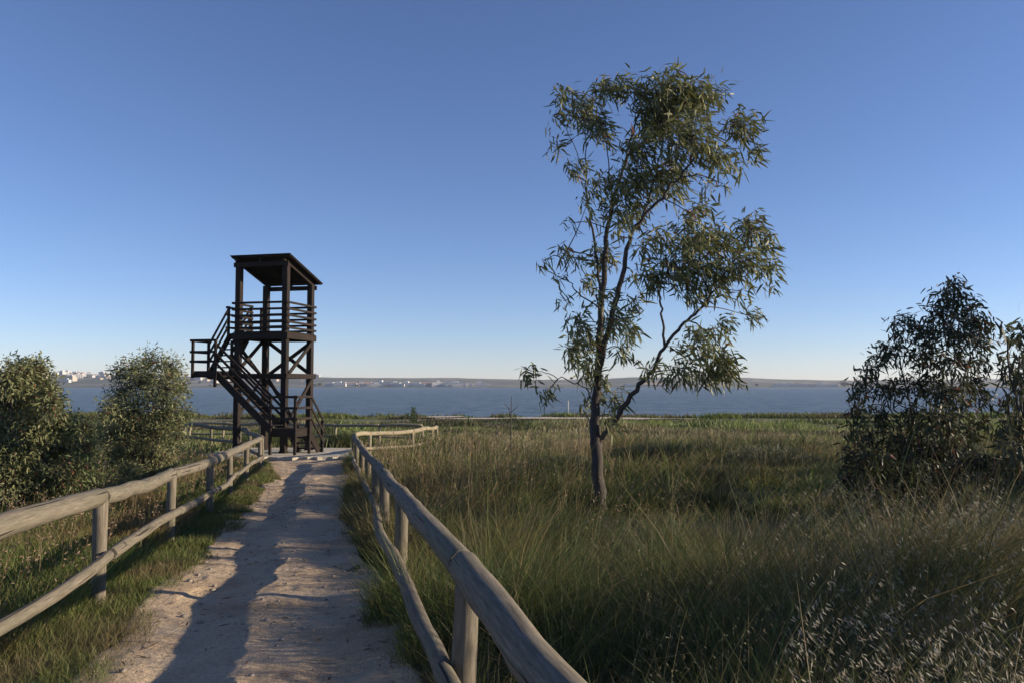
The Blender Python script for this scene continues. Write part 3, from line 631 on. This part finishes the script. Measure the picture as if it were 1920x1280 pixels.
TD = 12.9; lt = np.random.default_rng(4)
def T(px, py, dy=0): return PX(px, py, TD+dy)
gz0 = float(G(T(1126, 945)[0], TD))
tr0 = T(1126, 945); tr0[2] = gz0-.1
limbs = [
 ([tr0, T(1121, 870), T(1116, 810), T(1118, 745, .05), T(1122, 690, .1), T(1127, 600, .2), T(1131, 514, .3), T(1137, 440, .35), T(1150, 375, .3), T(1172, 310, .4), T(1190, 240, .3), T(1215, 170, .3)], .105, .008),
 ([T(1122, 690, .1), T(1134, 640, -.1), T(1151, 576, -.2), T(1168, 514, -.3), T(1180, 450, -.35), T(1203, 412, -.4), T(1241, 371, -.5), T(1280, 325, -.5), T(1325, 270, -.5), T(1370, 235, -.4)], .06, .008),
 ([T(1127, 560, .25), T(1118, 480, .6), T(1108, 410, .8), T(1100, 371, .8), T(1098, 300, .9), T(1096, 230, .8)], .03, .006),
 ([T(1098, 330, .9), T(1085, 295, 1.0), T(1058, 235, 1.1)], .012, .005),
 ([T(1121, 850), T(1126, 825), T(1154, 785, -.1), T(1199, 722, -.3), T(1227, 691, -.4), T(1244, 652, -.5), T(1283, 604, -.6), T(1317, 576, -.7), T(1350, 525, -.8), T(1390, 470, -.8), T(1412, 430, -.8)], .055, .007),
 ([T(1246, 648, -.5), T(1241, 587, -.3), T(1237, 545, -.2), T(1248, 490, 0), T(1290, 440, .2), T(1300, 405, .2)], .022, .006),
 ([T(1290, 598, -.6), T(1320, 620, -.9), T(1350, 650, -1.1), T(1365, 690, -1.2)], .014, .005),
 ([T(1130, 580, .2), T(1086, 551, -.2), T(1066, 520, -.4), T(1058, 480, -.5)], .014, .005),
 ([T(1112, 745, 0), T(1090, 722, -.3), T(1044, 706, -.6), T(1002, 694, -.8)], .013, .005),
 ([T(1118, 700, .1), T(1098, 660, .3), T(1088, 620, .4)], .013, .005),
 ([T(1203, 412, -.4), T(1230, 330, 0), T(1245, 240, .2), T(1252, 170, .2)], .018, .006),
 ([T(1150, 375, .3), T(1140, 300, -.1), T(1135, 220, -.2)], .014, .005),
]
B_ = [(1250,165,52,48,1.2),(1305,185,50,40,1.2),(1345,170,24,22,.9),(1240,225,65,52,1.4),(1290,260,60,48,1.3),(1200,180,34,34,1),(1390,238,32,34,1.4),(1408,288,20,16,1.2),(1345,300,38,24,1),
 (1140,172,44,24,1),(1165,155,25,18,.8),(1090,205,38,30,1.2),(1115,235,32,30,1),(1060,190,22,22,.8),(1040,215,14,18,.7),(1045,275,17,22,.7),(1052,170,10,20,.4),(1080,315,22,24,1),(1125,255,30,20,.8),(1200,290,42,42,1.1),(1225,340,42,36,1.2),(1170,345,42,38,1.1),(1115,345,28,24,.9),
 (1190,390,30,34,1),(1265,325,42,32,1.1),(1100,385,18,16,.7),(1070,418,14,12,.6),(1262,362,26,14,.8),(1330,345,26,10,.6),(1355,345,18,14,.5),(1380,310,18,18,.7),(1140,400,24,24,.8),(1165,420,26,26,.8),(1318,385,22,14,.9),(1290,395,20,12,.7),(1110,170,20,16,.5),
 (1235,440,28,24,1),(1300,405,26,20,1.1),(1290,450,44,34,1.2),(1340,455,40,38,1.1),(1400,430,28,38,1.3),(1435,455,22,26,1.1),(1390,495,44,30,1.2),(1320,510,52,34,1.3),(1262,500,44,34,1.3),(1225,520,26,30,1),(1208,460,18,26,.8),(1440,505,18,30,.8),(1445,540,10,14,.5),(1390,545,24,16,.6),(1290,550,30,20,.9),(1345,550,26,14,.7),
 (1310,640,34,30,1),(1285,690,36,24,1),(1350,675,36,36,1.3),(1315,705,40,16,1),(1222,690,14,20,.8),(1402,592,22,20,.8),(1355,610,22,22,.9),(1375,705,14,22,.9),(1270,650,20,20,.7),(1240,705,16,14,.6),
 (1130,480,26,32,1),(1060,470,18,16,1.1),(1020,490,8,9,1.2),(1088,488,18,20,.7),(1045,528,11,11,.7),(1105,530,26,16,.8),(1058,565,12,11,.6),(1085,605,18,34,1.2),(1076,655,22,34,1.3),(1108,640,20,40,1.1),(1150,605,24,34,1),(1178,612,20,32,1),(1168,655,18,22,.9),(1195,560,18,18,.6),(1100,690,26,22,1),(1128,705,22,16,.8),
 (1000,708,18,13,1.1),(1027,735,12,14,1.1),(985,700,8,10,.7),(1152,748,16,22,.9),(1100,760,18,18,.8),(1165,735,14,14,.6),(1142,790,12,20,.9),(1120,745,18,20,.7),(1185,570,14,10,.4),(1135,560,22,22,.9),(1200,515,20,20,.5)]
blobs = []
for (cx, cy, rx, ry, q) in B_:
    sc = TD/FPX; low = cy > 400 and cx > 1190
    dy = lt.normal(0, .45)+(-.45 if low else .1)
    blobs.append((T(cx, cy, dy), (rx*sc*.86, max(rx, ry)*sc*1.1, ry*sc*.86), q*rx*ry/36))
grow('gum_tree', tr0, limbs, blobs, .185, .029, (.085, .100, .038), (.215, .215, .095), 5, 'tall slender gum tree with a forked trunk and drooping narrow leaves in the meadow', per=7, wind=(.42, 0, 0), hang=.55, spread=.075, twig_r=.005)

def bush(name, px0, pxb, d, seed, sil, label, L, W, base, alt, dens, per=8, group=None, nst=7, hang=.2, wind=(.2, 0, 0), out_w=.8, depth=.9, redp=.03, spread=.07, gap=0, cat='tree'):
    """sil: list of (px,py,rx,ry) foliage masses; stems fan from the base"""
    lr = np.random.default_rng(seed); b0 = PX(px0, pxb, d); b0[2] = float(G(b0[0], d))-.05
    limbs = []; bl = []
    for i, (cx, cy, rx, ry) in enumerate(sil):
        dy = lr.normal(0, depth*.45); c = PX(cx, cy, d+dy); sc = d/FPX
        bl.append((c, (rx*sc, max(rx, ry)*sc*.95, ry*sc), dens*rx*ry/10.5))
        if i % max(1, len(sil)//nst) == 0:
            tipp = PX(cx, cy-ry*.8, d+dy); m1 = b0*.6+c*.4; m1[0] = b0[0]*.65+c[0]*.35; m1[2] = b0[2]+(c[2]-b0[2])*.5
            limbs.append(([b0+lr.normal(0, .03, 3)*np.array([1, 1, 0]), m1, c, tipp], .017, .004))
    return grow(name, b0, limbs, bl, L, W, base, alt, seed, label, per=per, hang=hang, wind=wind, out_w=out_w, redp=redp, spread=spread, twig_r=.004, cat=cat, group=group)
LB = (.100, .118, .052); LA = (.215, .225, .110)
bush('young_gum_tree', 275, 905, 15.0, 31, [(250,690,22,22),(285,680,26,28),(320,690,22,26),(222,700,14,20),(340,725,12,24),(265,720,40,34),(310,730,36,34),(225,740,24,28),(250,770,44,32),(310,775,40,32),(345,775,14,22),(205,765,18,22),(235,810,48,30),(300,815,46,30),(205,815,18,20),(330,820,18,18),(255,850,46,28),(295,860,34,26),(225,850,30,26),(240,885,30,20),(280,890,30,18)],
     'bushy young gum tree with a rounded crown just left of the watchtower', .075, .020, LB, LA, 1.6, 7, redp=.04)
bush('young_gum_tree', 30, 940, 12.0, 32, [(35,690,30,20),(70,690,22,18),(20,710,26,24),(55,715,34,28),(85,725,20,20),(10,745,36,34),(55,755,46,36),(95,760,24,28),(15,800,46,36),(65,800,46,36),(105,800,24,30),(20,850,50,34),(75,850,50,34),(20,900,48,30),(75,905,46,28),(-40,780,50,60),(-40,860,50,60)],
     'large bushy gum tree filling the left edge behind the fence', .080, .021, (.095,.115,.050), (.215,.22,.105), 1.6, 7, redp=.04)
bush('leafy_shrub', 130, 945, 12.5, 33, [(130,800,30,24),(160,800,22,20),(125,840,40,30),(165,840,24,28),(140,880,40,28),(110,915,40,24),(165,900,26,28),(60,930,40,18)],
     'low leafy shrub filling the gap between the two left-hand gum trees', .070, .018, (.10,.125,.05), (.19,.21,.09), 1.6, 7, redp=.05, cat='shrub')
RB = (.030, .038, .018); RA = (.065, .070, .034)  # leaf colours darkened to carry the shade on the right-hand saplings
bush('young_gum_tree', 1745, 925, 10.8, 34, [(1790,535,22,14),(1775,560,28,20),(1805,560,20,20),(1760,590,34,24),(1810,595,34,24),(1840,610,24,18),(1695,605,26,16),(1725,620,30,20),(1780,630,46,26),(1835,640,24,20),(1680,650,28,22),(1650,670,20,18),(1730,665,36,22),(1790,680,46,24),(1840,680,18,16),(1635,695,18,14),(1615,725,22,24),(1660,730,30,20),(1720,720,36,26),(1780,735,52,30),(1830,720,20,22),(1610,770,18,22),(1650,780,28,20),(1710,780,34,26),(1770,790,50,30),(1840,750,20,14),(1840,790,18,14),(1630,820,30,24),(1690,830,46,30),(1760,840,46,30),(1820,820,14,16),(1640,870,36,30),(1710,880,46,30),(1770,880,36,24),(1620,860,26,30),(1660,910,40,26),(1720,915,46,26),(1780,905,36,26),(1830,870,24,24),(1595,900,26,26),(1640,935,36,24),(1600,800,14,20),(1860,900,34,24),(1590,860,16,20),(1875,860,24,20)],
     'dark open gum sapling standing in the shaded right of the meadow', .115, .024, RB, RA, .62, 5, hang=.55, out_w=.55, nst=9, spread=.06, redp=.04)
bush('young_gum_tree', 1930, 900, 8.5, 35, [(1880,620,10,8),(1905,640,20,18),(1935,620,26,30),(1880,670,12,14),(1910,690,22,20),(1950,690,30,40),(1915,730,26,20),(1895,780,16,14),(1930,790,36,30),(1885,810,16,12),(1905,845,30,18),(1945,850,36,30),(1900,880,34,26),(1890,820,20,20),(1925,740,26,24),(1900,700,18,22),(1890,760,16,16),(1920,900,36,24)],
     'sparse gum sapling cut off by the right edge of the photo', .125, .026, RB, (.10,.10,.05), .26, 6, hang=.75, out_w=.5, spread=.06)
# saplings just outside the right of the frame that shade the foreground
for k, (x, y, h) in enumerate(((6.1, 4.3, 2.2), (9.6, 10.6, 4.2), (13.2, 14.0, 4.7), (10.6, 8.4, 2.9), (16.5, 17.6, 5.4), (19.0, 22.5, 5.6))):
    lr = np.random.default_rng(80+k); g0 = float(G(x, y)); bl = []; lb = []
    for j in range(16):
        c = np.array([x+lr.normal(0, h*.17), y+lr.normal(0, h*.2), g0+.4+(h-.7)*lr.random()]); bl.append((c, (.42, .45, .38), 38 if k == 0 else (110 if k == 1 else 70)))
        if j % 3 == 0: lb.append(([np.array([x, y, g0-.05]), np.array([(x+c[0])/2, (y+c[1])/2, (g0+c[2])/2]), c], .03, .006))
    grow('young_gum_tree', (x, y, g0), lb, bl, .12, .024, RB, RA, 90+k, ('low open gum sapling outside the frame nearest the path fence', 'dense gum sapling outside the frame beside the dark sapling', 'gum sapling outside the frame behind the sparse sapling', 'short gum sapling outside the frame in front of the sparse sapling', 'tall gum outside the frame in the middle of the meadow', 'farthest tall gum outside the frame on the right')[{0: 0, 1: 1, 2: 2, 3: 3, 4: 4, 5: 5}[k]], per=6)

# fine grey shrubs in the meadow
def fine_shrub(x, y, rx, h, seed, label, base=(.075, .082, .048), alt=(.12, .125, .075), group='grey-green shrubs in the meadow'):
    lr = np.random.default_rng(seed); g0 = float(G(x, y)); n = 5200
    root = empty('meadow_shrub', (x, y, g0), label=label, cat='shrub', group=None)
    a = lr.random(n)*2*math.pi; r = np.sqrt(lr.random(n)); top = np.sqrt(np.clip(1-r**2, 0, 1))
    P = np.stack([np.cos(a)*r*rx, np.sin(a)*r*rx*.8, top*h*lr.random(n)*.85], -1)
    D = norm(np.stack([np.cos(a)*r*.7, np.sin(a)*r*.7, np.ones(n)*.8], -1)+lr.normal(0, .35, (n, 3))); S = norm(np.cross(D, lr.normal(0, 1, (n, 3))))
    V, F, k = strips(P, D, S, lr.normal(0, .15, (n, 3)), .16*(.6+.8*lr.random(n)), .014*(.7+.6*lr.random(n)), (.6, 1, .1), (0, .5, 1))
    t = lr.random(n)[:, None]; C = (np.array(base)*(1-t)+np.array(alt)*t)*(1+(lr.random((n, 1))-.5)*.4)
    quadmesh('foliage', V, F, M_GRASS, root, colr=np.repeat(C, k, 0)); mb = MB()
    for k in range(9):
        q = P[k*17]; mb.tube([(0, 0, 0), q*.5+np.array([0, 0, .1]), q], [.014, .009, .005], 6, False)
    mb.build('stems', M_BARK, root)
fine_shrub(6.3, 19.5, 1.3, .75, 1, 'soft grey-green rounded shrub in the meadow midway between the tall gum and the dark sapling')
fine_shrub(9.3, 17.5, 1.1, .85, 2, 'soft grey-green shrub close behind the left side of the dark sapling')
fine_shrub(3.9, 22, 1.2, .6, 3, 'low grey-green shrub in the meadow just right of the tall gum trunk', (.06, .07, .04), (.10, .11, .06))
fine_shrub(1.0, 16.5, .9, .5, 4, 'low dark shrub in the meadow left of the tall gum trunk', (.05, .06, .032), (.10, .11, .055))
fine_shrub(11.8, 16.0, 1.3, .9, 5, 'dark low shrub behind the right side of the dark sapling', (.045, .055, .03), (.085, .095, .05))
fine_shrub(-6.4, 31.5, 1.0, .7, 6, 'dark green shrub behind the paved slab right of the watchtower', (.05, .07, .026), (.11, .13, .05))
fine_shrub(-9.9, 32.0, 1.2, .6, 7, 'green shrub behind the foot of the watchtower', (.06, .08, .03), (.11, .14, .05))
# a slim green weed stalk, a dead twig, a stake on the shore
def stalk(px, pyb, pyt, d, seed, name, label, cat, leaf=True, c0=(.06, .09, .035), c1=(.10, .13, .05)):
    b0 = PX(px, pyb, d); b0[2] = float(G(b0[0], d)); t = PX(px+2, pyt, d); lr = np.random.default_rng(seed); h = t[2]-b0[2]
    root = empty(name, b0, label=label, cat=cat); mb = MB(); mb.tube([(0, 0, 0), (t[0]-b0[0])*.5*np.array([1, 0, 0])+np.array([0, 0, h*.5]), t-b0], [.02, .015, .008], 6)
    for k in range(10):
        z = h*(.25+.7*lr.random()); a = lr.random()*6.3; ln = .3*h*(1-z/h)+.1
        mb.tube([(0, 0, z), (math.cos(a)*ln, math.sin(a)*ln*.5, z+ln*.8)], [.010, .005], 5)
    mb.build('stem', M_BARK if not leaf else M_BARK, root)
    if leaf:
        n = 420; z = h*(.1+.9*lr.random(n)); rr = (1.05-z/h)*.32+.03; a = lr.random(n)*6.3
        P = np.stack([np.cos(a)*rr*lr.random(n), np.sin(a)*rr*lr.random(n), z], -1); D = norm(np.stack([np.cos(a), np.sin(a), np.ones(n)*.6], -1)+lr.normal(0, .3, (n, 3))); S = norm(np.cross(D, lr.normal(0, 1, (n, 3))))
        V, F, k = strips(P, D, S, D*0, .14*(.6+.8*lr.random(n)), .04*(.6+.8*lr.random(n)), (.3, 1, .1), (0, .5, 1)); tt_ = lr.random((n, 1))
        quadmesh('foliage', V, F, M_GRASS, root, colr=np.repeat(np.array(c0)*(1-tt_)+np.array(c1)*tt_, k, 0))
stalk(775, 800, 764, 48, 1, 'weed_stalk', 'upright dark green weed rising above the fence corner near the shore', 'plant')
stalk(930, 835, 795, 30, 2, 'dead_stalk', 'dark bare forked stalk standing in the dry grass left of the tall gum', 'plant', False)
stalk(957, 850, 742, 24, 3, 'grass_stalk', 'single tall thin pale stalk rising against the water', 'plant', False)
p = PX(1065, 770, 83.5); root = empty('shore_stake', (p[0], p[1], -1.75), label='thin pale stake standing at the water edge behind the tall gum', cat='stake')
MB().tube([(0, 0, -.2), (0, 0, 1.0), (.02, 0, 1.75)], [.06, .05, .045], 8).build('shaft', M_STAKE, root); MB().tube([(0, 0, 0), (0, 0, .35)], [.12, .10], 8).build('collar', M_TOWER, root)
# stones on the path
sv = []; sf = []; nb = 0
for k in range(900):
    y = 1.8+(k/900)**1.4*20; sx_ = rng.random(); x = pathL(y)+(pathR(y)-pathL(y))*(sx_ if k % 3 else (sx_**3 if k % 2 else 1-sx_**3)); r = .004+.020*rng.random()**4; z = float(path_h(np.array(x), np.array(y), np.array((x-pathL(y)+.25)/(pathR(y)-pathL(y)+.5))))
    v8 = np.array([[a, b_, c] for a in (-1, 1) for b_ in (-1, 1) for c in (-1, 1)])*r*rng.uniform(.6, 1.1, (8, 3))*np.array([1, .9, .6])+np.array([x, y, z+.002])
    sv.append(v8); sf.append(np.array([[0, 1, 3, 2], [4, 6, 7, 5], [0, 4, 5, 1], [2, 3, 7, 6], [0, 2, 6, 4], [1, 5, 7, 3]])+nb); nb += 8
tag(quadmesh('pebbles', np.concatenate(sv), np.concatenate(sf), M_STONE), kind='stuff', label='small stones scattered over the sandy path', cat='pebbles')

n = 900; y = 1.8+rng.random(n)**1.3*18; sx_ = rng.random(n); sx_ = np.where(rng.random(n) < .6, np.where(rng.random(n) < .5, sx_**2.5, 1-sx_**2.5), sx_); x = pathL(y)+(pathR(y)-pathL(y))*sx_
P = np.stack([x, y, path_h(x, y, (x-pathL(y)+.25)/(pathR(y)-pathL(y)+.5))+.006], -1); a = rng.random(n)*6.3; D = np.stack([np.cos(a), np.sin(a), .12*rng.random(n)], -1); S = np.stack([-np.sin(a), np.cos(a), .3*rng.normal(0, 1, n)], -1)
V, F, k = strips(P, D, S, np.array([0, 0, .1])*rng.random((n, 1)), .03+.09*rng.random(n)**2, .004+.012*rng.random(n), (.3, 1, .2), (0, .5, 1))
tag(quadmesh('leaf_litter', V, F, M_GRASS, colr=np.repeat(hsv_mix((.16, .11, .065), n, .5), k, 0)), kind='stuff', label='dry leaves and bits of straw lying on the sandy path', cat='leaf litter')

# ---------------------------------------------------------------- far shore: houses and trees
def house_mesh(w_, d_, h, wallm, pitched, upper):
    mb = MB(); fm = []
    def box(x0, x1, y0, y1, z0, z1, m):
        V = [(x, y, z) for z in (z0, z1) for x, y in ((x0, y0), (x1, y0), (x1, y1), (x0, y1))]
        mb.add(V, [(0, 3, 2, 1), (4, 5, 6, 7), (0, 1, 5, 4), (1, 2, 6, 5), (2, 3, 7, 6), (3, 0, 4, 7)]); fm.extend([m]*6)
    box(-w_/2, w_/2, 0, d_, -3, h, 0)
    if pitched:
        a, b_ = w_/2+.4, d_/2; mb.add([(-a, -.4, h), (a, -.4, h), (a, d_+.4, h), (-a, d_+.4, h), (-a, b_, h+d_*.22), (a, b_, h+d_*.22)], [(0, 1, 5, 4), (2, 3, 4, 5), (1, 2, 5), (3, 0, 4), (0, 3, 2, 1)]); fm.extend([2]*5)
    else:
        box(-w_/2-.15, w_/2+.15, -.15, .15, h, h+.7, 0); box(-w_/2*.5, w_/2*upper, d_*.35, d_*.9, h, h+2.6, 0)
    n = max(2, int(w_/3.2))
    for fl in range(max(1, int(h/3))):
        for k in range(n):
            x = -w_/2+(k+.5)*w_/n; box(x-.6, x+.6, -.08, .02, fl*3+.9, fl*3+2.3, 1)
    me = bpy.data.meshes.new('house'); me.from_pydata(mb.v, [], mb.f)
    for m in (wallm, M_WIN, M_TILE): me.materials.append(m)
    me.polygons.foreach_set('material_index', np.array(fm, np.int32)); me.update(); return me
hm = [house_mesh(11, 9, 6.2, M_WHITE, False, .2), house_mesh(8, 8, 6.2, M_WHITE, True, .3), house_mesh(15, 9, 6.0, M_WHITE, False, .4), house_mesh(10, 9, 9.0, M_OCHRE, False, .3), house_mesh(9, 8, 3.6, M_OCHRE, True, .3)]
shed = [house_mesh(26, 12, 4.6, M_WHITE, False, -.2), house_mesh(16, 10, 4.0, M_WHITE, False, .2), house_mesh(34, 12, 3.4, M_WHITE, True, 0)]
hr_ = np.random.default_rng(77)
HL = ['white flat-roofed house in the hillside town across the water', 'small white house with a tiled roof in the town across the water', 'long white terrace of houses in the town across the water', 'ochre three-storey block in the town across the water', 'small ochre cottage in the town across the water']
for k in range(92):
    Yh = 1120+440*hr_.random()**.8; px = 20+430*hr_.random() if k < 78 else 440+160*hr_.random(); t = hr_.choice(5, p=[.34, .24, .22, .06, .14])
    x = (px-960)/FPX*Yh; o = bpy.data.objects.new('house', hm[t]); col.objects.link(o); o.location = (x, Yh, hill_z(x, Yh)); o.rotation_euler = (0, 0, hr_.normal(0, .35)); sc_ = hr_.uniform(.6, .95); o.scale = (sc_, sc_, sc_*.9)
    tag(o, HL[t], 'house', HL[t].replace('house in', 'houses in')+' group')
SL = ['long low white warehouse on the far shore', 'small white shed on the far shore', 'long low tile-roofed building on the far shore']
for k in range(40):
    px = (595+310*hr_.random()) if k < 30 else (1440+140*hr_.random() if k < 36 else 1140+200*hr_.random()); Yh = 1008+34*hr_.random(); t = hr_.choice(3, p=[.5, .35, .15])
    x = (px-960)/FPX*Yh; o = bpy.data.objects.new('warehouse', shed[t]); col.objects.link(o); o.location = (x, Yh, hill_z(x, Yh)-.1); o.rotation_euler = (0, 0, hr_.normal(0, .1)); o.scale = (1, 1, hr_.uniform(.8, 1.15)*(1 if k < 30 else .7))
    tag(o, SL[t], 'warehouse', SL[t]+' group')
# far trees: one built, the rest copied part by part
lr = np.random.default_rng(9); n = 900
root = empty('far_tree', (0, 0, 0)); u = norm(lr.normal(0, 1, (n, 3)))*lr.random((n, 1))**.4*np.array([3.6, 3.2, 2.4])+np.array([0, 0, 3.6])
D = norm(lr.normal(0, 1, (n, 3))); S = norm(np.cross(D, lr.normal(0, 1, (n, 3))))
V, F, k = strips(u, D, S, D*0, .9+0*u[:, 0], .6+0*u[:, 0], (.3, 1, .3), (0, .5, 1)); quadmesh('crown', V, F, M_LEAF, root, colr=np.tile((.07, .085, .05), (len(V), 1)))
MB().tube([(0, 0, -1), (.1, 0, 1.5), (0, 0, 3.5)], [.3, .25, .12], 7).build('trunk', M_BARK, root)
FT = 'small dark tree on the far shore'
for k in range(60):
    if k == 0: o = root
    else:
        o = root.copy(); col.objects.link(o)
        for ch in root.children:
            if ch.name.startswith(('crown', 'trunk')): c = ch.copy(); col.objects.link(c); c.parent = o
    px = 1582 if k == 0 else (590+330*lr.random() if k < 22 else (1130+780*lr.random() if k < 44 else 30+550*lr.random())); Yh = 1008 if k == 0 else 1015+(60 if k < 44 else 420)*lr.random(); x = (px-960)/FPX*Yh
    o.location = (x, Yh, hill_z(x, Yh)-.2); s_ = 1.1 if k == 0 else lr.uniform(.3, .7); o.scale = (s_*1.2, s_, s_); o.rotation_euler = (0, 0, lr.random()*6)
    tag(o, 'taller dark tree on the far shore just left of the dark sapling' if k == 0 else FT, 'tree', 'trees on the far shore')

# ---------------------------------------------------------------- haze: the air between here and the far shore
hb = MB(); x0, x1, y0, y1, z0, z1 = -2600, 2600, -60, 2300, -5, 32
hb.add([(x, y, z) for z in (z0, z1) for x, y in ((x0, y0), (x1, y0), (x1, y1), (x0, y1))], [(0, 3, 2, 1), (4, 5, 6, 7), (0, 1, 5, 4), (1, 2, 6, 5), (2, 3, 7, 6), (3, 0, 4, 7)])
hm_ = bpy.data.materials.new('haze'); hm_.use_nodes = True; hn = hm_.node_tree; hn.nodes.remove(hn.nodes['Principled BSDF'])
pv = hn.nodes.new('ShaderNodeVolumePrincipled'); pv.inputs['Color'].default_value = (.78, .86, 1.0, 1); pv.inputs['Density'].default_value = .00016; pv.inputs['Anisotropy'].default_value = .2
hn.links.new(pv.outputs[0], hn.nodes['Material Output'].inputs['Volume'])
hb.build('haze', hm_, kind='stuff', label='thin pale haze over the lagoon and the far shore', cat='haze')
